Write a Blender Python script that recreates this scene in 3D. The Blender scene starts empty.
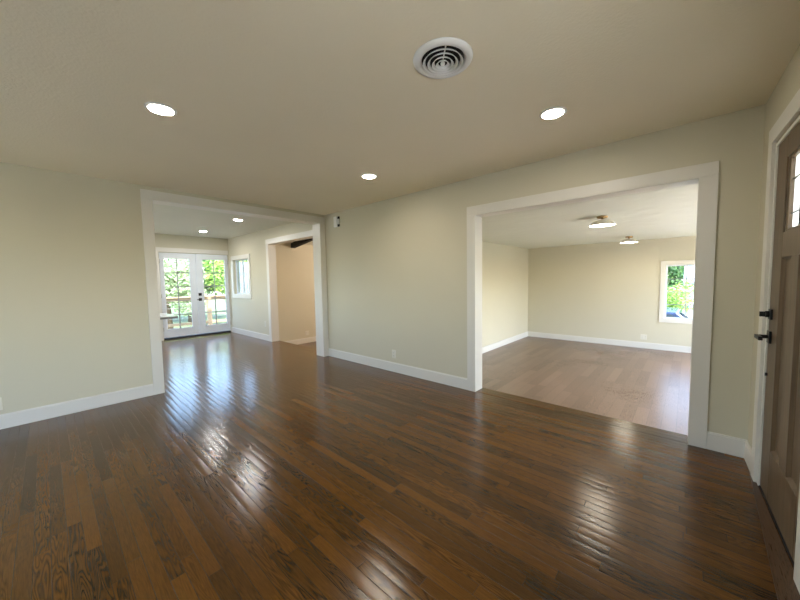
import bpy, bmesh, math, random
from mathutils import Vector, Matrix
random.seed(7)
S = bpy.context.scene
C = S.collection

# ------------------------------------------------------------------ camera
cam_d = bpy.data.cameras.new('camera')
cam_d.sensor_width = 36.0
cam_d.lens = 319.381 * 36.0 / 800.0
cam_d.clip_start = 0.02
cam = bpy.data.objects.new('camera', cam_d); C.objects.link(cam)
_F = Vector((-0.6680745, 0.74140637, -0.06319074))
_R = Vector((0.74349831, 0.66852638, -0.01681488))
_U = Vector((-0.02977802, 0.05821581, 0.9978598))
m = Matrix.Identity(4)
for i in range(3):
    m[i][0] = _R[i]; m[i][1] = _U[i]; m[i][2] = -_F[i]
m.translation = Vector((4.6710993, -3.27975583, 1.31254556))
cam.matrix_world = m
S.camera = cam

# ------------------------------------------------------------------ light
EXPOSURE = 1.58
SKY = 0.62            # sky strength
SUN = 4.0
LED = 60.0            # recessed LED emission
S.view_settings.view_transform = 'Standard'
S.view_settings.look = 'None'
S.view_settings.gamma = 1.0
S.view_settings.use_curve_mapping = False
S.view_settings.exposure = EXPOSURE
S.cycles.use_denoising = True
S.cycles.max_bounces = 12
S.cycles.diffuse_bounces = 8
S.cycles.sample_clamp_indirect = 6.0
S.cycles.caustics_reflective = False
S.cycles.caustics_refractive = False

w = bpy.data.worlds.new('sky'); S.world = w; w.use_nodes = True
nt = w.node_tree; nt.nodes.clear()
wo = nt.nodes.new('ShaderNodeOutputWorld'); bg = nt.nodes.new('ShaderNodeBackground')
sk = nt.nodes.new('ShaderNodeTexSky'); sk.sky_type = 'NISHITA'; sk.sun_disc = False
sk.sun_elevation = math.radians(50); sk.sun_rotation = math.radians(90)
sk.air_density = 1.0; sk.dust_density = 1.5; sk.ozone_density = 1.2
bg.inputs['Strength'].default_value = SKY
nt.links.new(sk.outputs[0], bg.inputs[0]); nt.links.new(bg.outputs[0], wo.inputs[0])

sd = bpy.data.lights.new('sun', 'SUN'); sd.energy = SUN; sd.angle = math.radians(0.6); sd.color = (1, .95, .86)
so = bpy.data.objects.new('sun', sd); C.objects.link(so)
so.rotation_euler = Vector((-0.62, -0.02, -0.78)).to_track_quat('-Z', 'Y').to_euler()
so.location = (8, 0, 9)

def portal(name, loc, sx, sz, direction):
    d = bpy.data.lights.new(name, 'AREA'); d.shape = 'RECTANGLE'; d.size = sx; d.size_y = sz
    d.cycles.is_portal = True
    o = bpy.data.objects.new(name, d); C.objects.link(o); o.location = loc
    o.rotation_euler = Vector(direction).to_track_quat('-Z', 'Z').to_euler()
    return o
# daylight openings (light portals: they only guide the sky's own light)
portal('portal_french_doors', (-4.55, -0.76, 1.05), 1.5, 1.9, (1, 0, 0))
portal('portal_side_window', (-3.58, 0.20, 1.45), 0.95, 0.95, (0, -1, 0))
portal('portal_added_entry_window', (5.45, -2.75, 1.45), 1.5, 1.2, (-1, 0, 0))
portal('portal_added_rear_window', (2.0, -6.60, 1.3), 2.4, 2.0, (0, 1, 0))
portal('portal_far_window', (4.8, 5.95, 0.95), 1.0, 1.2, (0, -1, 0))
portal('portal_far_side_windows', (6.15, 3.15, 0.82), 4.5, 1.9, (-1, 0, 0))
portal('portal_added_kitchen_opening', (-2.4, -4.45, 1.5), 3.2, 1.2, (0, 1, 0))

# ------------------------------------------------------------------ materials
def mat(name, col, rough=0.5, metal=0.0, spec=None, bump=None, var=None, emit=None, coat=None):
    """bump=(scale, strength, detail); var=(scale, amount) gives a gentle colour variation"""
    M = bpy.data.materials.new(name); M.use_nodes = True
    n = M.node_tree.nodes; l = M.node_tree.links; b = n['Principled BSDF']
    b.inputs['Base Color'].default_value = (*col, 1)
    b.inputs['Roughness'].default_value = rough
    b.inputs['Metallic'].default_value = metal
    if spec is not None: b.inputs['Specular IOR Level'].default_value = spec
    if coat: b.inputs['Coat Weight'].default_value = coat; b.inputs['Coat Roughness'].default_value = .1
    tc = n.new('ShaderNodeNewGeometry')
    if bump:
        t = n.new('ShaderNodeTexNoise'); t.inputs['Scale'].default_value = bump[0]
        t.inputs['Detail'].default_value = bump[2] if len(bump) > 2 else 3
        bp = n.new('ShaderNodeBump'); bp.inputs['Strength'].default_value = bump[1]; bp.inputs['Distance'].default_value = bump[3] if len(bump) > 3 else .002
        l.new(tc.outputs['Position'], t.inputs['Vector']); l.new(t.outputs['Fac'], bp.inputs['Height']); l.new(bp.outputs[0], b.inputs['Normal'])
    vs, va = var if var else (3.0, .04)
    t2 = n.new('ShaderNodeTexNoise'); t2.inputs['Scale'].default_value = vs; t2.inputs['Detail'].default_value = 4
    r = n.new('ShaderNodeValToRGB')
    r.color_ramp.elements[0].position = .3; r.color_ramp.elements[1].position = .7
    r.color_ramp.elements[0].color = (*[c * (1 - va) for c in col], 1); r.color_ramp.elements[1].color = (*[min(1, c * (1 + va)) for c in col], 1)
    l.new(tc.outputs['Position'], t2.inputs['Vector']); l.new(t2.outputs['Fac'], r.inputs[0]); l.new(r.outputs[0], b.inputs['Base Color'])
    if emit:
        b.inputs['Emission Color'].default_value = (*emit[0], 1); b.inputs['Emission Strength'].default_value = emit[1]
    return M

WALL = (.605, .565, .44)
M_wall = mat('wall_paint', WALL, .75, bump=(130, .25, 2), var=(1.2, .015))
M_ceil = mat('ceiling_paint', (.85, .785, .62), .8, bump=(70, .6, 3, .003), var=(1.0, .02))
M_trim = mat('trim_paint', (.73, .705, .65), .35, bump=(60, .04), var=(2, .01))
M_white = mat('white_plastic', (.80, .80, .78), .35)
M_plate = mat('almond_plate_plastic', (.70, .67, .58), .35)
M_doorwhite = mat('white_door_paint', (.74, .77, .82), .35, bump=(50, .03))
M_black = mat('black_metal', (.012, .012, .013), .38, .4)
M_dark = mat('dark_cavity', (.008, .008, .008), .9)
M_brass = mat('aged_brass', (.42, .27, .12), .32, .9)
M_slot = mat('slot_grey', (.25, .25, .25), .6)
M_led = mat('led_lens', (.9, .9, .88), .4, emit=((1, .90, .76), LED))
M_ledk = mat('kitchen_led_lens', (.9, .9, .88), .4, emit=((1, .98, .95), LED * 1.9))
M_bulb = mat('glowing_diffuser', (.95, .9, .8), .4, emit=((1, .90, .74), 12))
M_shade = mat('shade_enamel', (.78, .74, .68), .35)
M_quartz = mat('white_quartz', (.80, .82, .84), .15, var=(6, .03))
M_edge_shade = mat('countertop_edge_shade', (.17, .17, .18), .3)  # dark tone for the shadow line along the countertop edge
M_beam = mat('black_stained_beam', (.004, .004, .004), .8, bump=(30, .1))
M_steel = mat('brushed_hinge_steel', (.45, .42, .38), .35, .8)
M_deck = mat('cedar_deck', (.50, .36, .22), .7, var=(9, .15))
M_deck2 = mat('weathered_deck', (.24, .19, .14), .75, var=(9, .15))
M_grass = mat('lawn_grass', (.13, .17, .07), .9, var=(.9, .5), bump=(60, .8))
M_bounce = mat('bounce_white_concrete', (.74, .70, .63), .85, var=(2, .06))  # kept bright so unseen ground reflects daylight into the rooms
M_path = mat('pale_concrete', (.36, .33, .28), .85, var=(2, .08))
M_bark = mat('bark', (.16, .11, .07), .9, var=(20, .3))
M_siding = mat('pale_blue_fence_paint', (.17, .23, .31), .6)
M_stone = mat('blue_grey_stone', (.28, .32, .40), .8, var=(8, .3), bump=(12, .6))
M_roofing = mat('grey_shingles', (.30, .32, .36), .85, var=(12, .2))
M_housewhite = mat('white_stucco', (.80, .80, .80), .8)
M_carblue = mat('dark_blue_car_paint', (.03, .06, .16), .25, coat=.8)
M_tyre = mat('tyre_rubber', (.015, .015, .015), .8)
M_carglass = mat('car_glass', (.05, .07, .09), .05)

def leafmat(name, c1, c2):
    M = bpy.data.materials.new(name); M.use_nodes = True
    n = M.node_tree.nodes; l = M.node_tree.links; b = n['Principled BSDF']
    g = n.new('ShaderNodeNewGeometry'); r = n.new('ShaderNodeValToRGB')
    r.color_ramp.elements[0].color = (*c1, 1); r.color_ramp.elements[1].color = (*c2, 1)
    l.new(g.outputs['Random Per Island'], r.inputs[0]); l.new(r.outputs[0], b.inputs['Base Color'])
    b.inputs['Roughness'].default_value = .5
    tr = n.new('ShaderNodeBsdfTranslucent'); mx = n.new('ShaderNodeMixShader'); mx.inputs[0].default_value = .35
    l.new(r.outputs[0], tr.inputs[0]); l.new(b.outputs[0], mx.inputs[1]); l.new(tr.outputs[0], mx.inputs[2])
    l.new(mx.outputs[0], n['Material Output'].inputs['Surface'])
    return M
M_leafA = leafmat('spring_leaves', (.10, .26, .04), (.55, .72, .16))
M_leafB = leafmat('pale_leaves', (.24, .34, .16), (.70, .76, .50))
M_leafC = leafmat('dark_leaves', (.05, .13, .06), (.22, .40, .14))

def glass(name, tint=(1, 1, 1), rough=0.0):
    """thin window pane: mostly straight-through with a fresnel reflection"""
    M = bpy.data.materials.new(name); M.use_nodes = True
    n = M.node_tree.nodes; l = M.node_tree.links; n.remove(n['Principled BSDF'])
    tr = n.new('ShaderNodeBsdfTransparent'); tr.inputs[0].default_value = (*tint, 1)
    gl = n.new('ShaderNodeBsdfGlossy'); gl.inputs['Roughness'].default_value = rough
    fr = n.new('ShaderNodeLayerWeight'); fr.inputs['Blend'].default_value = .5
    pw = n.new('ShaderNodeMath'); pw.operation = 'POWER'; pw.inputs[1].default_value = 5; l.new(fr.outputs['Facing'], pw.inputs[0])
    ma = n.new('ShaderNodeMath'); ma.operation = 'MULTIPLY_ADD'; ma.inputs[1].default_value = .92; ma.inputs[2].default_value = .04; l.new(pw.outputs[0], ma.inputs[0])
    mx = n.new('ShaderNodeMixShader')
    l.new(ma.outputs[0], mx.inputs[0]); l.new(tr.outputs[0], mx.inputs[1]); l.new(gl.outputs[0], mx.inputs[2])
    l.new(mx.outputs[0], n['Material Output'].inputs['Surface'])
    return M
M_glass = glass('clear_glass', (.96, .98, .98))
def frosted(name):
    M = bpy.data.materials.new(name); M.use_nodes = True
    n = M.node_tree.nodes; l = M.node_tree.links; n.remove(n['Principled BSDF'])
    tr = n.new('ShaderNodeBsdfTranslucent'); tr.inputs[0].default_value = (.92, .93, .92, 1)
    t2 = n.new('ShaderNodeBsdfTransparent'); t2.inputs[0].default_value = (.9, .92, .92, 1)
    mx = n.new('ShaderNodeMixShader'); mx.inputs[0].default_value = .45
    l.new(tr.outputs[0], mx.inputs[1]); l.new(t2.outputs[0], mx.inputs[2])
    l.new(mx.outputs[0], n['Material Output'].inputs['Surface'])
    return M
M_frost = frosted('rippled_glass')

def wood_floor(name, along, width, length, dark, light, rough, grain=1.0, gap=.012, bump=.25, seams=(), var=1.0, coat=0.0, spec=.45):
    """strip floor in world metres. along: 'X' or 'Y' = direction of the boards."""
    M = bpy.data.materials.new(name); M.use_nodes = True
    N = M.node_tree; n = N.nodes; l = N.links; b = n['Principled BSDF']
    def math_(op, a, c=None, d=None):
        q = n.new('ShaderNodeMath'); q.operation = op
        for i, v in enumerate((a, c, d)):
            if v is None: continue
            if isinstance(v, (int, float)): q.inputs[i].default_value = v
            else: l.new(v, q.inputs[i])
        return q.outputs[0]
    g = n.new('ShaderNodeNewGeometry'); sp = n.new('ShaderNodeSeparateXYZ'); l.new(g.outputs['Position'], sp.inputs[0])
    a = sp.outputs['X'] if along == 'X' else sp.outputs['Y']
    c = sp.outputs['Y'] if along == 'X' else sp.outputs['X']
    row = math_('DIVIDE', c, width); ri = math_('FLOOR', row); rf = math_('FRACT', row)
    wn = n.new('ShaderNodeTexWhiteNoise'); wn.noise_dimensions = '1D'; l.new(ri, wn.inputs['W'])
    al = math_('ADD', math_('DIVIDE', a, length), math_('MULTIPLY', wn.outputs['Value'], 17.3))
    ai = math_('FLOOR', al); af = math_('FRACT', al)
    cb = n.new('ShaderNodeCombineXYZ'); l.new(ri, cb.inputs[0]); l.new(ai, cb.inputs[1])
    w2 = n.new('ShaderNodeTexWhiteNoise'); w2.noise_dimensions = '2D'; l.new(cb.outputs[0], w2.inputs['Vector'])
    rnd = w2.outputs['Value']
    # grain coordinates: stretched along the board and shifted per board
    gc = n.new('ShaderNodeCombineXYZ')
    l.new(math_('ADD', math_('MULTIPLY', a, .9), math_('MULTIPLY', rnd, 37.0)), gc.inputs[0])
    l.new(math_('ADD', math_('MULTIPLY', c, 9.0), math_('MULTIPLY', rnd, 11.0)), gc.inputs[1])
    fine = n.new('ShaderNodeTexNoise'); fine.inputs['Scale'].default_value = 9; fine.inputs['Detail'].default_value = 6; fine.inputs['Roughness'].default_value = .65
    fc = n.new('ShaderNodeCombineXYZ')
    l.new(math_('ADD', math_('MULTIPLY', a, 1.3), math_('MULTIPLY', rnd, 53.0)), fc.inputs[0]); l.new(math_('MULTIPLY', c, 26.0), fc.inputs[1])
    l.new(fc.outputs[0], fine.inputs['Vector'])
    figw = n.new('ShaderNodeMapRange'); w3 = n.new('ShaderNodeTexWhiteNoise'); w3.noise_dimensions = '1D'
    l.new(math_('MULTIPLY', rnd, 91.7), w3.inputs['W']); l.new(w3.outputs['Value'], figw.inputs[0])
    figw.inputs[1].default_value = .35; figw.inputs[2].default_value = .9; figw.inputs[3].default_value = .15; figw.inputs[4].default_value = 1.0
    big = n.new('ShaderNodeTexNoise'); big.inputs['Scale'].default_value = 1.7; big.inputs['Detail'].default_value = 2; big.inputs['Distortion'].default_value = .4
    l.new(gc.outputs[0], big.inputs['Vector'])
    rings = math_('SINE', math_('MULTIPLY', big.outputs['Fac'], 125.0))       # cathedral figure = contour lines of a stretched noise
    rings = math_('MULTIPLY', math_('ADD', rings, 1.0), .5)
    rings = math_('POWER', rings, 1.8)
    pat = n.new('ShaderNodeTexNoise'); pat.inputs['Scale'].default_value = .7; pat.inputs['Detail'].default_value = 2; l.new(g.outputs['Position'], pat.inputs['Vector'])
    v = math_('MULTIPLY', math_('SUBTRACT', rnd, .5), .40 * var)
    v = math_('ADD', v, math_('MULTIPLY', math_('SUBTRACT', fine.outputs['Fac'], .5), .75 * grain))
    v = math_('SUBTRACT', v, math_('MULTIPLY', math_('MULTIPLY', rings, figw.outputs[0]), .36 * grain))
    v = math_('ADD', v, math_('MULTIPLY', math_('SUBTRACT', pat.outputs['Fac'], .5), .5))
    v = math_('ADD', v, .55)
    cr = n.new('ShaderNodeValToRGB'); e = cr.color_ramp.elements
    e[0].position = .05; e[0].color = (*dark, 1); e[1].position = .95; e[1].color = (*light, 1)
    mid = cr.color_ramp.elements.new(.5); mid.color = (*[(p * .55 + q * .45) for p, q in zip(dark, light)], 1)
    l.new(v, cr.inputs[0])
    # gaps
    g1 = math_('LESS_THAN', math_('MINIMUM', rf, math_('SUBTRACT', 1.0, rf)), gap)
    g2 = math_('LESS_THAN', math_('MINIMUM', af, math_('SUBTRACT', 1.0, af)), gap * width / length)
    gp = math_('MAXIMUM', g1, g2)
    for s0 in seams:
        gp = math_('MAXIMUM', gp, math_('LESS_THAN', math_('ABSOLUTE', math_('SUBTRACT', a, s0)), .0015))
    mx = n.new('ShaderNodeMix'); mx.data_type = 'RGBA'; l.new(math_('MULTIPLY', gp, .75), mx.inputs[0]); l.new(cr.outputs[0], mx.inputs[6])
    mx.inputs[7].default_value = (*[q * .25 for q in dark], 1)
    l.new(mx.outputs[2], b.inputs['Base Color'])
    rr = math_('ADD', rough, math_('MULTIPLY', math_('SUBTRACT', fine.outputs['Fac'], .5), .16))
    l.new(math_('ADD', rr, math_('MULTIPLY', math_('SUBTRACT', pat.outputs['Fac'], .5), .12)), b.inputs['Roughness'])
    # slightly cupped, slightly tilted boards break up the reflections
    cup = math_('MULTIPLY', math_('POWER', math_('ABSOLUTE', math_('SUBTRACT', rf, .5)), 2.0), -2.2)
    tilt = math_('MULTIPLY', math_('MULTIPLY', math_('SUBTRACT', rnd, .5), rf), 1.2)
    h = math_('ADD', math_('ADD', cup, tilt), math_('MULTIPLY', gp, -1.2))
    h = math_('ADD', h, math_('MULTIPLY', fine.outputs['Fac'], .35))
    bp = n.new('ShaderNodeBump'); bp.inputs['Strength'].default_value = bump; bp.inputs['Distance'].default_value = .0016
    l.new(h, bp.inputs['Height']); l.new(bp.outputs[0], b.inputs['Normal'])
    b.inputs['Specular IOR Level'].default_value = spec
    if coat: b.inputs['Coat Weight'].default_value = coat; b.inputs['Coat Roughness'].default_value = .12
    return M
M_oak = wood_floor('stained_oak_strip', 'X', .0585, .95, (.011, .0042, .0008), (.20, .083, .013), .17, gap=.018, bump=.5, var=.72, seams=(1.93, 2.0))
M_oakY = wood_floor('stained_oak_border', 'Y', .30, 3.0, (.035, .018, .009), (.12, .062, .030), .30)
M_lvp = wood_floor('grey_brown_plank', 'Y', .125, .95, (.085, .052, .036), (.31, .205, .145), .30, grain=.95, gap=.008, bump=.12, var=.55)

def doorwood():
    M = bpy.data.materials.new('brown_stained_fir'); M.use_nodes = True
    n = M.node_tree.nodes; l = M.node_tree.links; b = n['Principled BSDF']
    tc = n.new('ShaderNodeTexCoord'); mp = n.new('ShaderNodeMapping'); mp.inputs['Scale'].default_value = (22, 22, 1.2)
    t = n.new('ShaderNodeTexNoise'); t.inputs['Scale'].default_value = 3; t.inputs['Detail'].default_value = 6; t.inputs['Roughness'].default_value = .6
    r = n.new('ShaderNodeValToRGB')
    r.color_ramp.elements[0].position = .25; r.color_ramp.elements[0].color = (.085, .055, .030, 1)
    r.color_ramp.elements[1].position = .8; r.color_ramp.elements[1].color = (.175, .115, .066, 1)
    l.new(tc.outputs['Object'], mp.inputs[0]); l.new(mp.outputs[0], t.inputs['Vector']); l.new(t.outputs['Fac'], r.inputs[0]); l.new(r.outputs[0], b.inputs['Base Color'])
    bp = n.new('ShaderNodeBump'); bp.inputs['Strength'].default_value = .15; bp.inputs['Distance'].default_value = .001
    l.new(t.outputs['Fac'], bp.inputs['Height']); l.new(bp.outputs[0], b.inputs['Normal'])
    b.inputs['Roughness'].default_value = .42
    return M
M_door = doorwood()

# ------------------------------------------------------------------ mesh helpers
class MB:
    def __init__(s): s.bm = bmesh.new(); s.mats = []
    def mi(s, mt):
        if mt is None: return 0
        if mt not in s.mats: s.mats.append(mt)
        return s.mats.index(mt)
    def box(s, x0, x1, y0, y1, z0, z1, mt=None):
        k = s.mi(mt)
        v = [s.bm.verts.new(p) for p in ((x0,y0,z0),(x1,y0,z0),(x1,y1,z0),(x0,y1,z0),(x0,y0,z1),(x1,y0,z1),(x1,y1,z1),(x0,y1,z1))]
        for f in ((0,3,2,1),(4,5,6,7),(0,1,5,4),(1,2,6,5),(2,3,7,6),(3,0,4,7)):
            fc = s.bm.faces.new([v[i] for i in f]); fc.material_index = k
        return s
    def poly(s, pts, ext, mt=None):
        """extrude polygon pts along vector ext"""
        k = s.mi(mt); e = Vector(ext)
        a = [s.bm.verts.new(p) for p in pts]; b = [s.bm.verts.new(Vector(p) + e) for p in pts]
        n = len(pts)
        s.bm.faces.new(a[::-1]).material_index = k; s.bm.faces.new(b).material_index = k
        for i in range(n): s.bm.faces.new((a[i], a[(i+1)%n], b[(i+1)%n], b[i])).material_index = k
        return s
    def lathe(s, prof, seg=40, c=(0,0,0), mt=None, closed=False, axis='z'):
        """prof: list of (r, z)"""
        k = s.mi(mt); rings = []
        def P(r, z, t):
            if axis == 'z': return (c[0]+r*math.cos(t), c[1]+r*math.sin(t), c[2]+z)
            if axis == 'y': return (c[0]+r*math.cos(t), c[1]+z, c[2]+r*math.sin(t))
            return (c[0]+z, c[1]+r*math.cos(t), c[2]+r*math.sin(t))
        for r, z in prof:
            if r < 1e-6: rings.append([s.bm.verts.new(P(0, z, 0))])
            else: rings.append([s.bm.verts.new(P(r, z, 2*math.pi*i/seg)) for i in range(seg)])
        pairs = list(zip(rings, rings[1:])) + ([(rings[-1], rings[0])] if closed else [])
        for A, B in pairs:
            for i in range(seg):
                j = (i+1) % seg
                if len(A) == 1 and len(B) == 1: continue
                if len(A) == 1: f = (A[0], B[i], B[j])
                elif len(B) == 1: f = (A[i], A[j], B[0])
                else: f = (A[i], A[j], B[j], B[i])
                try: fc = s.bm.faces.new(f); fc.material_index = k; fc.smooth = True
                except ValueError: pass
        return s
    def tube(s, p, q, r, seg=12, mt=None, r2=None):
        k = s.mi(mt); p = Vector(p); q = Vector(q); d = (q-p).normalized()
        u = d.orthogonal().normalized(); v = d.cross(u); r2 = r if r2 is None else r2
        A = [s.bm.verts.new(p + r*(u*math.cos(2*math.pi*i/seg) + v*math.sin(2*math.pi*i/seg))) for i in range(seg)]
        B = [s.bm.verts.new(q + r2*(u*math.cos(2*math.pi*i/seg) + v*math.sin(2*math.pi*i/seg))) for i in range(seg)]
        for i in range(seg):
            f = s.bm.faces.new((A[i], A[(i+1)%seg], B[(i+1)%seg], B[i])); f.smooth = True; f.material_index = k
        s.bm.faces.new(A[::-1]).material_index = k; s.bm.faces.new(B).material_index = k
        return s
    def build(s, name, mt=None, parent=None, bevel=None, seg=2):
        me = bpy.data.meshes.new(name)
        bmesh.ops.recalc_face_normals(s.bm, faces=s.bm.faces[:])
        s.bm.to_mesh(me); s.bm.free()
        if mt is not None and not s.mats: me.materials.append(mt)
        for q in s.mats: me.materials.append(q)
        o = bpy.data.objects.new(name, me); C.objects.link(o)
        if parent: o.parent = parent
        if bevel:
            bv = o.modifiers.new('bevel', 'BEVEL'); bv.width = bevel; bv.segments = seg; bv.limit_method = 'ANGLE'; bv.angle_limit = math.radians(50)
        return o

def empty(name, loc=(0,0,0), rz=0.0, parent=None):
    o = bpy.data.objects.new(name, None); C.objects.link(o); o.location = loc; o.rotation_euler = (0,0,rz); o.empty_display_size = .1
    if parent: o.parent = parent
    return o
def tag(o, label, cat, group=None, kind=None):
    o['label'] = label; o['category'] = cat
    if group: o['group'] = group
    if kind: o['kind'] = kind
    return o
def struct(o, label=None):
    o['kind'] = 'structure'
    if label: o['label'] = label
    return o
def copy_tree(o, loc, parent=None):
    c = o.copy(); C.objects.link(c)
    if parent: c.parent = parent
    else: c.location = loc
    for ch in list(o.children): copy_tree(ch, None, c)
    return c

def holed(mb, axis, c0, c1, u0, u1, z0, z1, holes):
    """a wall slab between c0..c1 (thickness) with rectangular holes (ua, ub, za, zb)"""
    us = sorted({u0, u1, *[h[0] for h in holes], *[h[1] for h in holes]})
    for a, b in zip(us, us[1:]):
        cuts = sorted([(h[2], h[3]) for h in holes if h[0] <= a + 1e-6 and h[1] >= b - 1e-6])
        z = z0
        for (p, q) in cuts + [(z1, z1)]:
            if p > z + 1e-6:
                if axis == 'x': mb.box(c0, c1, a, b, z, p)
                else: mb.box(a, b, c0, c1, z, p)
            z = max(z, q)
    return mb

# ------------------------------------------------------------------ dimensions
H = 2.44; L = 5.022; SUNK = -0.33; HF = 2.11; HK = 2.455
TH = math.radians(1.99)
BX0, BX1, BH = 2.871, 4.717, 2.026           # opening into the big room
AY0, AY1, AH = -2.391, -0.103, 2.298         # opening into the dining area
EX0, EX1, EH = -2.077, -0.32, 2.13           # opening into the lower hallway room
KX = -4.33; YF = 5.74; FX = 1.364; RY = -6.4; KY = -4.2; FR = 5.95; WX = -2.867

# ------------------------------------------------------------------ setting: floors
struct(MB().box(KX-.15, L+.45, RY-.15, 0.0, -.12, 0).build('floor', M_oak), 'dark glossy stained oak strip floor')
struct(MB().box(BX0, BX1, 0, .172, -.035, .0008).build('trim_1', M_oak), 'oak nosing board at the wide opening')
struct(MB().box(EX0, EX1, 0, .165, -.035, .0008).build('trim_2', M_oak), 'oak nosing board at the hallway opening')
struct(MB().box(FX-.15, FR+.15, .15, YF+.15, SUNK-.12, SUNK).build('floor_far_room', M_lvp), 'grey brown plank floor of the sunken room')
struct(MB().box(WX-.15, FX-.15, .15, YF+.15, SUNK-.12, SUNK).build('floor_lower_room', M_oak), 'dark wood floor of the lower room')
# border board along the entry wall
struct(MB().poly([(5.018,-.03,0.0),(4.979,-1.38,0.0),(4.91,-3.2,0.0),(5.13,-3.2,0.0),(5.018,-.031,0.0)][:4], (0,0,.004)).build('trim_3', M_oakY), 'oak border board along the entry wall')

# ------------------------------------------------------------------ setting: walls
struct(holed(MB(), 'x', -.2, 0, RY, 0, 0, H, [(AY0, AY1, 0, AH)]).build('wall_left', M_wall), 'cream wall with the opening to the dining area')
struct(holed(MB(), 'y', 0, .15, KX-.15, L+.3, -.45, 2.6, [(BX0, BX1, -.035, BH), (EX0, EX1, -.035, EH), (-4.05, -3.12, 1.02, 1.885)]).build('wall_back', M_wall), 'long cream wall')
struct(holed(MB(), 'x', KX-.15, KX, KY-.15, 0, -.1, 2.6, [(-1.50, -.02, .0, 2.04)]).build('wall_kitchen_back', M_wall), 'cream wall around the french doors')
struct(holed(MB(), 'y', KY-.15, KY, KX-.15, -.2, -.1, 2.6, [(-4.0, -.8, .95, 2.1)]).build('wall_kitchen_side', M_wall))  # unseen opening, added to give the kitchen more daylight
struct(holed(MB(), 'y', RY-.15, RY, -.2, L+.4, -.1, 2.6, [(.8, 3.2, .3, 2.3)]).build('wall_rear', M_wall))
struct(holed(MB(), 'y', YF, YF+.15, WX-.15, FR+.15, -.45, 2.6, [(4.31, 5.30, .37, 1.535)]).build('wall_far', M_wall), 'cream far wall of the sunken room')
struct(MB().box(FX-.15, FX, .15, YF, SUNK, 2.6).build('wall_far_left', M_wall))
struct(holed(MB(), 'x', FR, FR+.15, .15, YF, -.45, 2.6, [(.9, 3.0, -.1, 1.7), (3.4, 5.3, -.1, 1.7)]).build('wall_far_right', M_wall))
struct(MB().box(WX-.15, WX, .15, YF, -.45, 4.2).build('wall_lower_room', M_wall))
# entry wall, very slightly out of square; local x runs along it (s), local y outwards
entry = empty('wall_right', (L, 0, 0), -math.pi/2 + TH); struct(entry)
DS0, DS1, DZ = 0.395, 1.168, 2.052           # front door leaf
o = holed(MB(), 'y', 0, .15, -.05, 6.6, -.02, 2.6, [(DS0-.035, DS1+.035, -.02, DZ+.03), (2.0, 3.5, .85, 2.05)]).build('wall_surface', M_wall, entry); o['kind'] = 'structure'

# ------------------------------------------------------------------ setting: ceilings
struct(MB().box(0, L+.3, RY, 0, H, H+.16).build('ceiling', M_ceil), 'lightly textured cream ceiling with recessed lights')
M_ceil2 = mat('pale_brushed_ceiling_paint', (.68, .69, .60), .6, bump=(3.5, .9, 3, .02), var=(1, .02))
struct(MB().box(KX, -.2, KY, 0, HK, HK+.15).build('ceiling_kitchen', M_ceil2))
struct(MB().box(FX, FR, .15, YF, HF, HF+.15).build('ceiling_far_room', M_ceil2))
# sloped ceiling of the lower room, rising away from its outer wall
def slope(x): return 2.285 + (x - WX) * math.tan(math.radians(10.0))
struct(MB().poly([(WX,.15,slope(WX)),(FX-.15,.15,slope(FX-.15)),(FX-.15,.15,slope(FX-.15)+.15),(WX,.15,slope(WX)+.15)], (0,YF-.15,0)).build('ceiling_lower_room', M_ceil2))
# unseen roof slab; eaves stretched out to keep the sun from entering
struct(MB().box(KX-.6, FR+1.5, RY-.45, .35, 2.62, 2.78).box(WX-.3, FR+1.5, .35, YF+.75, 2.62, 2.78).build('trim_4', M_housewhite), 'unseen roof with eaves widened to block the sun')

# ------------------------------------------------------------------ setting: casings
CT = .018
def casing_y(mb, y, sgn, x0, x1, zt, w, z0=0.0, sill=False, legs=(1,1)):
    ya, yb = sorted((y, y + sgn*CT))
    if legs[0]: mb.box(x0-w, x0, ya, yb, z0, zt)
    if legs[1]: mb.box(x1, x1+w, ya, yb, z0, zt)
    mb.box(x0-w*legs[0], x1+w*legs[1], ya, yb, zt, zt+w)
    if sill: mb.box(x0-w, x1+w, ya, yb, z0-w, z0)
def casing_x(mb, x, sgn, y0, y1, zt, w, z0=0.0, w1=None, sill=False):
    xa, xb = sorted((x, x + sgn*CT)); w1 = w if w1 is None else w1
    mb.box(xa, xb, y0-w, y0, z0, zt); mb.box(xa, xb, y1, y1+w1, z0, zt); mb.box(xa, xb, y0-w, y1+w1, zt, zt+w)
# wide opening to the sunken room
b = MB(); casing_y(b, 0, -1, BX0, BX1, BH, .096); casing_y(b, .15, 1, BX0, BX1, BH, .05, z0=SUNK)
b.box(BX0-.004, BX0+.008, -CT, .155, 0, BH); b.box(BX1-.008, BX1+.004, -CT, .155, 0, BH); b.box(BX0, BX1, -CT, .155, BH-.008, BH)
struct(b.build('trim_5', M_trim, bevel=.0025), 'white casing of the wide opening')
b = MB(); casing_x(b, 0, 1, AY0, AY1, AH, .098, w1=.098); casing_x(b, -.2, -1, AY0, AY1, AH, .098, w1=.098)
b.box(-.205, CT, AY0-.004, AY0+.008, 0, AH); b.box(-.205, CT, AY1-.008, AY1+.004, 0, AH); b.box(-.205, CT, AY0, AY1, AH-.008, AH+.004)
struct(b.build('trim_6', M_trim, bevel=.0025), 'white casing of the dining area opening')
b = MB(); casing_y(b, 0, -1, EX0, EX1, EH, .1, legs=(1, 0))
b.box(EX0-.004, EX0+.008, -CT, .155, 0, EH); b.box(EX1-.008, EX1+.004, -CT, .155, 0, EH); b.box(EX0, EX1, -CT, .155, EH-.008, EH+.004)
struct(b.build('trim_7', M_trim, bevel=.0025), 'white casing of the lower room opening')

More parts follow.
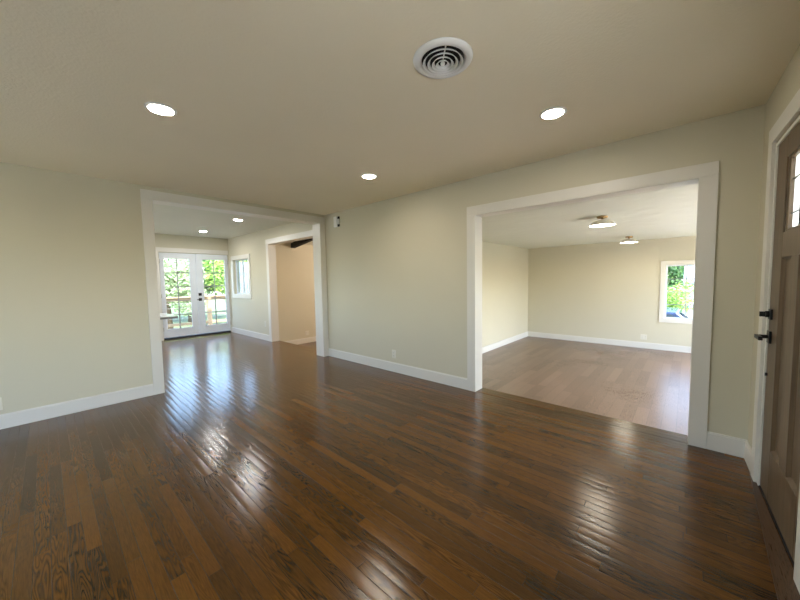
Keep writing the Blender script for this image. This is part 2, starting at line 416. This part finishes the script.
# ------------------------------------------------------------------ setting: baseboards
BB = .135
def base_y(name, y, sgn, x0, x1, z0=0.0):
    a, c = sorted((y, y+sgn*.015)); a2, c2 = sorted((y, y+sgn*.010))
    return struct(MB().box(x0, x1, a, c, z0, z0+BB-.01).box(x0, x1, a2, c2, z0+BB-.01, z0+BB).build(name, M_trim, bevel=.002), 'white baseboard')
def base_x(name, x, sgn, y0, y1, z0=0.0):
    a, c = sorted((x, x+sgn*.015)); a2, c2 = sorted((x, x+sgn*.010))
    return struct(MB().box(a, c, y0, y1, z0, z0+BB-.01).box(a2, c2, y0, y1, z0+BB-.01, z0+BB).build(name, M_trim, bevel=.002), 'white baseboard')
base_x('baseboard_left', 0, 1, RY, AY0-.098)
base_y('baseboard_back', 0, -1, .018, BX0-.096)
base_y('baseboard_back_right', 0, -1, BX1+.096, L)
base_y('baseboard_dining', 0, -1, KX, EX0-.1)
base_y('baseboard_far', YF, -1, FX, FR, SUNK)
base_x('baseboard_far_left', FX, 1, .2, YF-.015, SUNK)
base_x('baseboard_lower_room', WX, 1, .15, YF, SUNK)
o = MB().box(.0, DS0-.145, -.015, 0, 0, BB-.01).box(0, DS0-.145, -.010, 0, BB-.01, BB).build('baseboard', M_trim, entry, bevel=.002)
o = MB().box(DS1+.145, 6.2, -.015, 0, 0, BB-.01).build('baseboard', M_trim, entry, bevel=.002)

# ------------------------------------------------------------------ front door
b = MB(); w_ = .095; s0, s1, zt = DS0-.035, DS1+.035, DZ+.03
b.box(s0-w_, s0, -CT, 0, 0, zt); b.box(s1, s1+w_, -CT, 0, 0, zt); b.box(s0-w_, s1+w_, -CT, 0, zt, zt+w_)
b.box(s0+.012, s0+.034, -.004, .13, 0, zt-.012); b.box(s1-.034, s1-.012, -.004, .13, 0, zt-.012); b.box(s0+.012, s1-.012, -.004, .13, zt-.034, zt-.012)
b.box(s0-.01, s0+.012, .012, .13, 0, zt); b.box(s1-.012, s1+.01, .012, .13, 0, zt); b.box(s0, s1, .012, .13, zt-.012, zt+.01)
b.box(s0+.022, s0+.033, .0, .0, 0, zt) if 0 else None
b.build('door_casing', M_trim, entry, bevel=.002)
MB().box(s0, s1, .0, .15, -.012, .006).build('door_sill', M_dark, entry)

d1 = empty('door_1', (0, 0, 0)); d1.parent = None
d1.location = (L, 0, 0); d1.rotation_euler = (0, 0, -math.pi/2 + TH)
struct(d1, 'brown stained craftsman front door with a divided glass lite')
y0, y1 = .004, .048           # leaf thickness (interior face at y0)
Zb, Zt = .012, DZ
P1 = (.59, .768); P2 = (.896, 1.075); PZ = (.31, 1.40); LT = (.586, 1.078, 1.535, 1.93)
b = MB()
# stiles and rails
b.box(DS0, P1[0], y0, y1, Zb, Zt); b.box(P2[1], DS1, y0, y1, Zb, Zt)
b.box(P1[0], P2[1], y0, y1, Zb, PZ[0]); b.box(P1[0], P2[1], y0, y1, PZ[1], LT[2]); b.box(P1[0], P2[1], y0, y1, LT[3], Zt)
b.box(P1[1], P2[0], y0, y1, PZ[0], PZ[1])
b.build('door_leaf', M_door, d1, bevel=.003)
for (a, c) in (P1, P2):
    b = MB()
    b.box(a, c, y0+.016, y1-.012, PZ[0], PZ[1])
    # sloped sticking around the panel
    t = .014
    b.poly([(a, y0+.001, PZ[0]), (a+t, y0+.016, PZ[0]), (a, y0+.016, PZ[0])], (0,0,PZ[1]-PZ[0]))
    b.poly([(c, y0+.001, PZ[0]), (c, y0+.016, PZ[0]), (c-t, y0+.016, PZ[0])], (0,0,PZ[1]-PZ[0]))
    b.poly([(a, y0+.001, PZ[0]), (a, y0+.016, PZ[0]), (a, y0+.016, PZ[0]+t)], (c-a,0,0))
    b.poly([(a, y0+.001, PZ[1]), (a, y0+.016, PZ[1]-t), (a, y0+.016, PZ[1])], (c-a,0,0))
    b.build('panel', M_door, d1)
b = MB(); t = .042
b.box(LT[0], LT[0]+t, y0+.006, y1, LT[2], LT[3]); b.box(LT[1]-t, LT[1], y0+.006, y1, LT[2], LT[3])
b.box(LT[0]+t, LT[1]-t, y0+.006, y1, LT[2], LT[2]+.012); b.box(LT[0]+t, LT[1]-t, y0+.006, y1, LT[3]-.012, LT[3])
b.build('lite_frame', M_door, d1, bevel=.004)
MB().box(LT[0]+t, LT[1]-t, .028, .034, LT[2]+.012, LT[3]-.012).build('glass_pane', M_frost, d1)
b = MB()
for z in (1.627, 1.805): b.box(LT[0]+t, LT[1]-t, .022, .028, z-.003, z+.003)
for s_ in (.628+.136, .628+.272): b.box(s_-.003, s_+.003, .022, .028, LT[2]+.012, LT[3]-.012)
b.build('leaded_bars', M_black, d1)
# hardware
s_ = .452
o = MB().box(s_-.028, s_+.028, -.006, y0, 1.045, 1.105).tube((s_, -.006, 1.075), (s_, -.022, 1.075), .019, 20).box(s_-.006, s_+.006, -.045, -.018, 1.060, 1.090).build('deadbolt', M_black, d1, bevel=.002)
o = MB().box(s_-.028, s_+.028, -.007, y0, .905, .977).tube((s_, -.007, .942), (s_, -.042, .942), .011, 16).build('handle_rose', M_black, d1, bevel=.002)
MB().box(s_-.012, s_+.105, -.060, -.042, .931, .953).build('lever', M_black, o, bevel=.003)
MB().tube((DS0+.03, y0, .712), (DS0+.03, -.006, .712), .010, 16).build('latch_button', M_black, d1)
for z in (.20, 1.03, 1.83):
    MB().tube((DS1+.004, -.006, z-.05), (DS1+.004, -.006, z+.05), .0075, 12).box(DS1-.028, DS1+.006, .0, .0045, z-.05, z+.05).build('hinge', M_black, d1)
b = MB(); w_ = .09  # unseen entry-side window, added so daylight brightens the ceiling
b.box(2.0-w_, 2.0, -CT, 0, .85-w_, 2.05+w_); b.box(3.5, 3.5+w_, -CT, 0, .85-w_, 2.05+w_); b.box(2.0, 3.5, -CT, 0, 2.05, 2.05+w_); b.box(2.0, 3.5, -CT, 0, .85-w_, .85)
b.build('window_casing', M_trim, entry, bevel=.002)
b = MB()
for (p, q) in ((2.0, 2.03), (2.735, 2.765), (3.47, 3.5)): b.box(p, q, .05, .09, .85, 2.05)
for (p, q) in ((.85, .88), (2.02, 2.05)): b.box(2.03, 3.47, .05, .09, p, q)
b.build('sash', M_doorwhite, entry)
MB().box(2.03, 3.47, .066, .071, .88, 2.02).build('glass_pane', M_glass, entry)
# porch outside the front door
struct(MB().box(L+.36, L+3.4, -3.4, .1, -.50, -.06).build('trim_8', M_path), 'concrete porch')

# ------------------------------------------------------------------ french doors
struct(MB().box(KX, KX+CT, -1.60, -1.50, 0, 2.045).box(KX, KX+CT, -1.60, -.012, 2.045, 2.145).box(KX, KX+.012, -.022, -.012, 0, 2.045).build('trim_9', M_trim, bevel=.002), 'white casing of the french doors')
struct(MB().box(KX-.15, KX-.02, -1.50, -.02, 0, .028).build('trim_10', M_dark), 'dark sill under the french doors')
M_fmuntin = mat('grey_door_muntin', (.30, .30, .29), .5)
def french(num, ya, yb, ga, gb, lock):
    r = struct(empty('door_%d' % num, (KX, 0, 0)), 'white french door leaf with ten divided panes')
    x0, x1 = -.052, -.008; z0, z1 = .050, 2.032; gz0, gz1 = .237, 1.90
    b = MB().box(x0, x1, ya, ga, z0, z1).box(x0, x1, gb, yb, z0, z1).box(x0, x1, ga, gb, z0, gz0).box(x0, x1, ga, gb, gz1, z1)
    b.build('door_leaf', M_doorwhite, r, bevel=.003)
    t = .018
    b = MB().box(x1, x1+.008, ga-t, ga+.006, gz0-t, gz1+t).box(x1, x1+.008, gb-.006, gb+t, gz0-t, gz1+t).box(x1, x1+.008, ga+.006, gb-.006, gz0-t, gz0+.006).box(x1, x1+.008, ga+.006, gb-.006, gz1-.006, gz1+t)
    b.build('glazing_bead', M_doorwhite, r, bevel=.003)
    b = MB(); ym = (ga+gb)/2
    b.box(-.030, -.016, ym-.011, ym+.011, gz0, gz1)
    for z in (.57, .90, 1.233, 1.566): b.box(-.030, -.016, ga, gb, z-.011, z+.011)
    b.build('muntins', M_fmuntin, r)
    MB().box(-.036, -.030, ga, gb, gz0, gz1).build('glass_pane', M_glass, r)
    if lock:
        s = ya + .052
        MB().box(x1, x1+.010, s-.034, s+.034, 1.0, 1.068).box(x1+.010, x1+.028, s-.006, s+.006, 1.02, 1.048).build('deadbolt', M_black, r, bevel=.002)
        h = MB().box(x1, x1+.010, s-.034, s+.034, .872, .940).tube((x1+.01, s, .906), (x1+.05, s, .906), .010, 12).build('handle_rose', M_black, r, bevel=.002)
        MB().box(x1+.045, x1+.060, s-.085, s+.012, .897, .915).build('lever', M_black, h, bevel=.002)
        for z in (.25, 1.03, 1.83): MB().tube((x1+.006, yb, z-.045), (x1+.006, yb, z+.045), .008, 8).build('hinge', M_steel, r)
    else:
        for z in (.25, 1.03, 1.83): MB().tube((x1+.006, ya, z-.045), (x1+.006, ya, z+.045), .008, 8).build('hinge', M_steel, r)
french(2, -1.492, -.765, -1.415, -.900, False)
french(3, -.757, -.030, -.620, -.108, True)

# ------------------------------------------------------------------ windows
M_muntin = mat('grey_window_muntin', (.30, .31, .32), .5)
def window_y(num, y, inner, x0, x1, z0, z1, cols, rows, w, label, mull=None, sash=.03):
    """window in a wall normal to y; inner = -1 when the room is on the -y side"""
    r = struct(empty('window_%d' % num, (0, y, 0)), label)
    s = inner
    def B(mb, xa, xb, ya, yb, za, zb): ya, yb = sorted((s*ya, s*yb)); mb.box(xa, xb, ya, yb, za, zb)
    b = MB()
    B(b, x0-w, x0, 0, CT, z0-w, z1+w); B(b, x1, x1+w, 0, CT, z0-w, z1+w); B(b, x0, x1, 0, CT, z1, z1+w); B(b, x0, x1, 0, CT, z0-w, z0)
    b.build('window_casing', M_trim, r, bevel=.002)
    b = MB(); ya, yb = -.09, -.055
    for (p, q) in ((x0, x0+sash), (x1-sash, x1)): B(b, p, q, ya, yb, z0, z1)
    for (p, q) in ((z0, z0+sash), (z1-sash, z1)): B(b, x0+sash, x1-sash, ya, yb, p, q)
    if mull: 
        for xm in mull: B(b, xm-.022, xm+.022, ya, yb, z0+sash, z1-sash)
    b.build('sash', M_doorwhite, r, bevel=.002)
    b = MB()
    for i in range(1, cols): xm = x0+sash+(x1-x0-2*sash)*i/cols; B(b, xm-.007, xm+.007, -.078, -.064, z0+sash, z1-sash)
    for i in range(1, rows): zm = z0+sash+(z1-z0-2*sash)*i/rows; B(b, x0+sash, x1-sash, -.078, -.064, zm-.007, zm+.007)
    if cols > 1 or rows > 1: b.build('muntins', M_muntin, r)
    b = MB(); B(b, x0+sash, x1-sash, -.074, -.069, z0+sash, z1-sash); b.build('glass_pane', M_glass, r)
    return r
window_y(1, YF, -1, 4.31, 5.30, .37, 1.535, 3, 4, .085, 'white divided window in the far wall of the sunken room')
window_y(2, 0, -1, -4.05, -3.12, 1.02, 1.885, 1, 1, .1, 'white sliding window beside the french doors', mull=(-3.62,))
window_y(3, RY, 1, .8, 3.2, .3, 2.3, 1, 1, .09, 'unseen rear window added to let daylight into the living room', mull=(2.0,))  # window added behind the camera as a daylight source

# ------------------------------------------------------------------ outlets and small wall devices
def outlet(loc, rz, label, gang=1, blank=False, w_=.072, h_=.118):
    r = empty('wall_outlet', loc, rz); tag(r, label, 'outlet', None)
    ww = w_ * (1 if gang == 1 else 1.6)
    MB().box(-ww/2, ww/2, -.006, 0, -h_/2, h_/2).build('cover_plate', M_plate, r, bevel=.0025)
    for g in range(gang):
        cx = 0 if gang == 1 else (-.029 + .058*g)
        for dz in (-.021, .021):
            q = MB().box(cx-.017, cx+.017, -.009, -.005, dz-.015, dz+.015).build('receptacle', M_plate, r, bevel=.003)
            MB().box(cx-.0085, cx-.0055, -.0095, -.0085, dz-.002, dz+.009).box(cx+.0055, cx+.0085, -.0095, -.0085, dz-.002, dz+.009).tube((cx, -.0095, dz-.009), (cx, -.0085, dz-.009), .003, 8).build('slots', M_slot, q)
    return r
outlet((1.583, 0, .256), 0, 'white wall outlet low on the long cream wall between the two openings')
outlet((3.966, YF, -.076), 0, 'white double outlet on the far wall of the sunken room below its window', gang=2)
outlet((-2.378, 0, .369), 0, 'white outlet between the side window and the lower room doorway')
outlet((WX, 1.344, -.068), math.pi/2, 'pale outlet on the tan wall seen through the narrower inner doorway', gang=2)
outlet((0, -3.640, .235), math.pi/2, 'white outlet above the baseboard of the wall left of the dining opening')
# chime / sensor box near the ceiling corner
r = tag(empty('door_chime', (.349, 0, 2.279)), 'small white box high on the wall beside the ceiling corner', 'door chime')
MB().box(-.05, .035, -.035, 0, -.085, .085).build('housing', M_white, r, bevel=.006)
MB().box(.035, .075, -.022, 0, -.04, .04).build('side_cover', M_white, r, bevel=.004)
MB().box(.035, .070, -.016, 0, .044, .080).build('speaker_slot', M_dark, r)
MB().box(.035, .070, -.016, 0, -.080, -.044).build('speaker_slot', M_dark, r)

# ------------------------------------------------------------------ recessed lights
def recessed(loc, label, lens, rad=.070, grp=None):
    r = empty('recessed_light', loc); tag(r, label, 'ceiling light', grp)
    MB().lathe([(rad, 0), (rad+.016, 0), (rad+.016, -.004), (rad+.010, -.008), (rad, -.010), (rad-.004, -.004)], 48, closed=False).build('trim_ring', M_white, r)
    MB().lathe([(0, -.009), (rad*.6, -.0085), (rad-.002, -.006), (rad-.002, -.001), (0, -.001)], 48).build('lens', lens, r)
    return r
recessed((2.108, -2.71, H), 'glowing round recessed light nearest the wall with the dining opening', M_led)
recessed((3.947, -.872, H), 'glowing round recessed light in front of the wide opening', M_led)
recessed((2.070, -.861, H), 'glowing round recessed light near the middle of the long wall', M_led)
recessed((-1.465, -.849, HK), 'nearer recessed light in the dining area ceiling', M_ledk, .07)
recessed((-3.317, -.871, HK), 'farther recessed light in the dining area ceiling by the french doors', M_ledk, .07)
# two more unseen fixtures, added to brighten the kitchen
recessed((-1.5, -2.9, HK), 'added unseen recessed light over the kitchen counter', M_ledk, .07)
recessed((-3.3, -2.9, HK), 'added unseen recessed light over the kitchen corner', M_ledk, .07)

# ------------------------------------------------------------------ round ceiling vent
r = tag(empty('ceiling_vent', (3.700, -1.843, H), math.radians(42)), 'round white ceiling vent with concentric louver rings', 'air vent')
MB().lathe([(.108, -.004), (.114, -.012), (.124, -.018), (.136, -.015), (.150, -.006), (.153, 0), (.108, 0)], 64, closed=True).build('outer_flange', M_white, r)
MB().lathe([(0, .0), (.110, .0), (.110, -.002), (0, -.002)], 48).build('duct_opening', M_dark, r)
for R0, dz in ((.094, 0), (.070, -.003), (.047, -.006), (.027, -.009)):
    MB().lathe([(R0-.005, -.010+dz), (R0+.006, -.022+dz), (R0+.009, -.021+dz), (R0-.002, -.008+dz)], 56, closed=True).build('louver_ring', M_white, r)
MB().lathe([(0, -.034), (.007, -.033), (.011, -.028), (.012, -.020), (.008, -.012), (0, -.012)], 32).build('center_knob', M_white, r)
MB().box(-.0025, .0025, .012, .112, -.014, -.006).box(-.0025, .0025, -.112, -.012, -.014, -.006).build('crossbar', M_white, r)

# ------------------------------------------------------------------ saucer ceiling lamps in the sunken room
r = tag(empty('ceiling_lamp', (3.802, 1.735, HF)), 'flush saucer lamp with brass canopy in the sunken room, the nearer of the pair', 'ceiling lamp', None)
MB().lathe([(0, 0), (.062, 0), (.064, -.006), (.062, -.022), (.056, -.026), (0, -.026)], 40).build('canopy', M_brass, r)
MB().lathe([(0, -.024), (.016, -.024), (.013, -.040), (.018, -.052), (0, -.052)], 24).build('stem', M_brass, r)
MB().lathe([(.012, -.044), (.040, -.046), (.090, -.062), (.130, -.086), (.155, -.118), (.158, -.124), (.154, -.124), (.126, -.090), (.088, -.067), (.040, -.051), (.012, -.050)], 56, closed=True).build('shade', M_shade, r)
MB().lathe([(0, -.126), (.09, -.125), (.140, -.120), (.147, -.116), (.136, -.108), (0, -.108)], 48).build('diffuser', M_bulb, r)
r2 = copy_tree(r, (3.759, 4.70, HF)); r2['label'] = 'flush saucer lamp with brass canopy nearer the far wall of the sunken room'
r3 = copy_tree(r, (2.2, 3.2, HF)) if 0 else None

# warm lamp of the lower room (its fitting is out of view round the corner)
r = tag(empty('unseen_hanging_lamp', (-.6, 2.6, slope(-.6))), 'unseen warm globe lamp of the lower room', 'ceiling lamp')
MB().lathe([(0,.02),(.06,.02),(.06,-.02),(0,-.02)], 24).tube((0,0,-.02),(0,0,-.5),.006,8).build('canopy', M_brass, r)
MB().lathe([(0,-.50),(.07,-.53),(.11,-.60),(.07,-.68),(0,-.71)], 24).build('globe', mat('warm_globe', (.9,.8,.6), .4, emit=((1, .82, .66), 125)), r)

# ------------------------------------------------------------------ beam
tag(MB().poly([(WX-.01, .97, 2.166), (-.0, .97, 2.166+.140*2.867), (-.0, .97, 2.30+.140*2.867+.03), (WX-.01, .97, 2.335)], (0, .11, 0)).build('ceiling_beam', M_beam), 'black sloping ceiling beam above the tan wall in the lower room', 'beam')

# ------------------------------------------------------------------ peninsula counter
r = tag(empty('peninsula_counter', (-.82, -2.9, 0)), 'white countertop end jutting out past the casing of the dining opening', 'counter')
MB().box(-.33, .32, -.95, .81, .842, .872).build('countertop', M_quartz, r, bevel=.002)
MB().box(.32, .324, -.95, .814, .840, .866).box(-.33, .32, .81, .814, .840, .866).build('edge_shade_strip', M_edge_shade, r)  # shadow beneath the counter painted as dark strips on its edges
b = MB().box(-.28, .27, -.92, .35, .10, .842).box(-.22, .21, -.92, .33, 0, .10).build('cabinet_body', M_doorwhite, r, bevel=.002)
for i in range(3):
    a = -.90+i*.415
    MB().box(.27, .288, a, a+.405, .13, .66).build('cabinet_door', M_doorwhite, r, bevel=.003)
    MB().box(.27, .288, a, a+.405, .67, .83).build('drawer', M_doorwhite, r, bevel=.003)

# ------------------------------------------------------------------ outside: ground, deck, railing
struct(MB().box(-60, 60, -60, 60, -1.4, -1.15).build('ground_outside', M_grass), 'lawn')
tag(MB().box(-7.0, KX-.15, -5.2, 3.2, -.12, -.06).box(-7.0, -6.9, -5.2, 3.2, -1.15, -.12).build('wooden_deck', M_deck2), 'tan deck outside the french doors', 'deck')
r = tag(empty('deck_railing', (-6.8, 0, -.06)), 'tan wooden railing along the outer edge of the deck', 'railing')
MB().box(-.07, .07, -4.6, 3.1, .93, .97).box(-.02, .02, -4.6, 3.1, .83, .93).build('top_rail', M_deck, r)
MB().box(-.02, .02, -4.6, 3.1, .08, .16).build('bottom_rail', M_deck, r)
for y in (-3.0, -1.4, .235, 1.9): MB().box(-.055, .055, y-.055, y+.055, 0, .93).build('post', M_deck, r)
for z in (.30, .46, .62, .76): MB().tube((0, -4.6, z), (0, 3.1, z), .006, 6).build('rail_cable', M_steel, r)
def leaves(name, mt, c, rad, n, size, parent, seed):
    rnd = random.Random(seed); vs = []; fs = []
    lobes = [(Vector((rnd.uniform(-.5,.5)*rad[0], rnd.uniform(-.5,.5)*rad[1], rnd.uniform(-.5,.5)*rad[2])), rnd.uniform(.45,.7)) for _ in range(9)]
    for i in range(n):
        lo, sc = lobes[rnd.randrange(9)]
        d = Vector((rnd.gauss(0,1), rnd.gauss(0,1), rnd.gauss(0,1))).normalized() * (rnd.random()**.35)
        p = Vector(c) + lo + Vector((d.x*rad[0], d.y*rad[1], d.z*rad[2]))*sc
        u = Vector((rnd.gauss(0,1), rnd.gauss(0,1), rnd.gauss(0,.6))).normalized(); v = u.orthogonal().normalized()
        v = (Matrix.Rotation(rnd.uniform(0,6.28), 3, u) @ v); nn = u.cross(v)
        s = size*rnd.uniform(.6,1.4); k = len(vs)
        vs += [p-u*s, p+v*s*.45+nn*s*.12, p+u*s, p-v*s*.45+nn*s*.12]; fs.append((k,k+1,k+2,k+3))
    me = bpy.data.meshes.new(name); me.from_pydata([tuple(q) for q in vs], [], fs); me.materials.append(mt)
    o = bpy.data.objects.new(name, me); C.objects.link(o); o.parent = parent; return o
def tree(loc, h, rad, mt, label, n, size, seed, group='trees and shrubs outside', nm='garden_tree'):
    r = tag(empty(nm, loc), label, 'tree')
    b = MB().tube((0,0,0), (0,0,h*.55), .16*rad, 10, r2=.08*rad)
    rr = random.Random(seed)
    for _ in range(6):
        a = rr.uniform(0,6.28); b.tube((0,0,h*(.25+.25*rr.random())), (math.cos(a)*rad*.6, math.sin(a)*rad*.6, h*(.5+.3*rr.random())), .05*rad, 6, r2=.02*rad)
    b.build('trunk', M_bark, r)
    leaves('foliage', mt, (0,0,h*(.58 if nm == 'garden_shrub' else .62)), (rad, rad, h*(.52 if nm == 'garden_shrub' else .42)), n, size, r, seed)
    return r
G = -1.15
tree((-13.8, 4.4, G), 4.4, 2.0, M_leafA, 'bright yellow green tree filling the right french door', 9000, .10, 1)
tree((-13.2, .4, G), 4.1, 1.7, M_leafB, 'pale leafy tree filling the left french door', 5200, .11, 2)
tree((-19, 3.2, G), 5.1, 3.0, M_leafC, 'darker green tree behind the two garden trees', 9000, .14, 3)
tree((-21, 10.5, G), 5.4, 3.6, M_leafA, 'broad green tree at the far side of the garden', 7000, .16, 4)
tree((-21, -4.0, G), 5.4, 3.6, M_leafC, 'large dark tree seen past the hinge side of the left french door', 6000, .16, 5)
tree((4.35, 11.6, G), 2.35, .62, M_leafA, 'yellow green shrub outside the far room window', 2600, .05, 7, nm='garden_shrub')
tree((3.3, 24, G), 5.6, 2.6, M_leafC, 'dark tree beyond the far room window', 6000, .14, 8)
tree((8.2, 30, G), 6.4, 3.2, M_leafA, 'green tree behind the white garage', 6000, .15, 9)

struct(MB().box(-6, 12, -16, RY-.15, -1.15, -.12).build('trim_12', M_bounce), 'pale concrete added behind the house to bounce light indoors')  # added out of view as a light bounce for the ceiling
struct(MB().box(5.35, 14, -6.2, -3.45, -1.15, -.50).box(8.5, 14, -3.45, .1, -1.15, -.5).box(FR+.15, 12, .1, 8, -1.15, -.50).build('trim_13', M_bounce), 'pale concrete added beside the house to bounce light indoors')  # more added bounce ground, lights the entry side and far room
# neighbouring garage and car seen through the far window
r = tag(empty('neighbor_garage', (8.9, 13.0, G)), 'white garage with grey roof outside the far room window', 'building')
MB().box(-4.15, 3.0, 0, 5, 0, 2.1).build('wall', M_housewhite, r)
MB().poly([(-4.35,-.3,2.08),(3.3,-.3,2.08),(3.3,2.5,2.75),(-4.35,2.5,2.75)], (0,0,.1)).poly([(-4.35,2.5,2.75),(3.3,2.5,2.75),(3.3,5.3,2.08),(-4.35,5.3,2.08)], (0,0,.1)).build('roof', M_roofing, r)
MB().box(-3.2, -.8, -.03, 0, 0, 1.8).build('garage_door', mat('grey_garage_door', (.6,.62,.66), .6), r)
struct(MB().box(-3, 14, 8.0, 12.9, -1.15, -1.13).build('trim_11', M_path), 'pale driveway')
r = tag(empty('parked_car', (3.12, 9.2, -1.13)), 'dark blue car parked on the driveway outside the far room window', 'car')
pr = [(-2.05,.35),(-2.0,.72),(-1.1,.90),(-.55,1.40),(.2,1.46),(1.35,1.42),(1.85,.98),(2.0,.88),(2.03,.35),(1.6,.25),(-1.7,.25)]
MB().poly([(x, -.85, z) for x, z in pr], (0, 1.7, 0)).build('body', M_carblue, r, bevel=.07, seg=3)
MB().poly([(-.95,-.86,.94),(-.48,-.86,1.34),(.35,-.86,1.38),(.35,-.86,.94)], (0,1.72,0)).poly([(.45,-.86,.94),(.45,-.86,1.38),(1.25,-.86,1.34),(1.62,-.86,.98)], (0,1.72,0)).build('side_windows', M_carglass, r)
MB().poly([(1.42,-.66,1.38),(1.84,-.66,1.02),(1.87,-.66,1.03),(1.45,-.66,1.40)], (0,1.32,0)).build('rear_window', M_carglass, r)
for y in (-.78, .55): MB().box(1.96, 2.05, y, y+.23, .70, .84).build('tail_light', mat('tail_light_red', (.5,.02,.02), .3), r)
for x in (-1.3, 1.25):
    for y in (-.88, .68): MB().tube((x,y,.33),(x,y+.2,.33),.33,24).build('wheel', M_tyre, r)
# pale board fence beyond the small side window
r = tag(empty('privacy_fence', (-9.05, 1.8, G)), 'pale blue board fence outside the small side window', 'fence')
b = MB()
for i in range(17): b.box(-.012, .012, i*.15, i*.15+.142, .05, 3.3)
b.box(-.06, -.012, 0, 2.55, .4, .5).box(-.06, -.012, 0, 2.55, 2.8, 2.9); b.build('fence_boards', M_siding, r)
for y in (.0, 1.2, 2.45): MB().box(-.15, -.06, y, y+.09, 0, 3.3).build('post', M_housewhite, r)
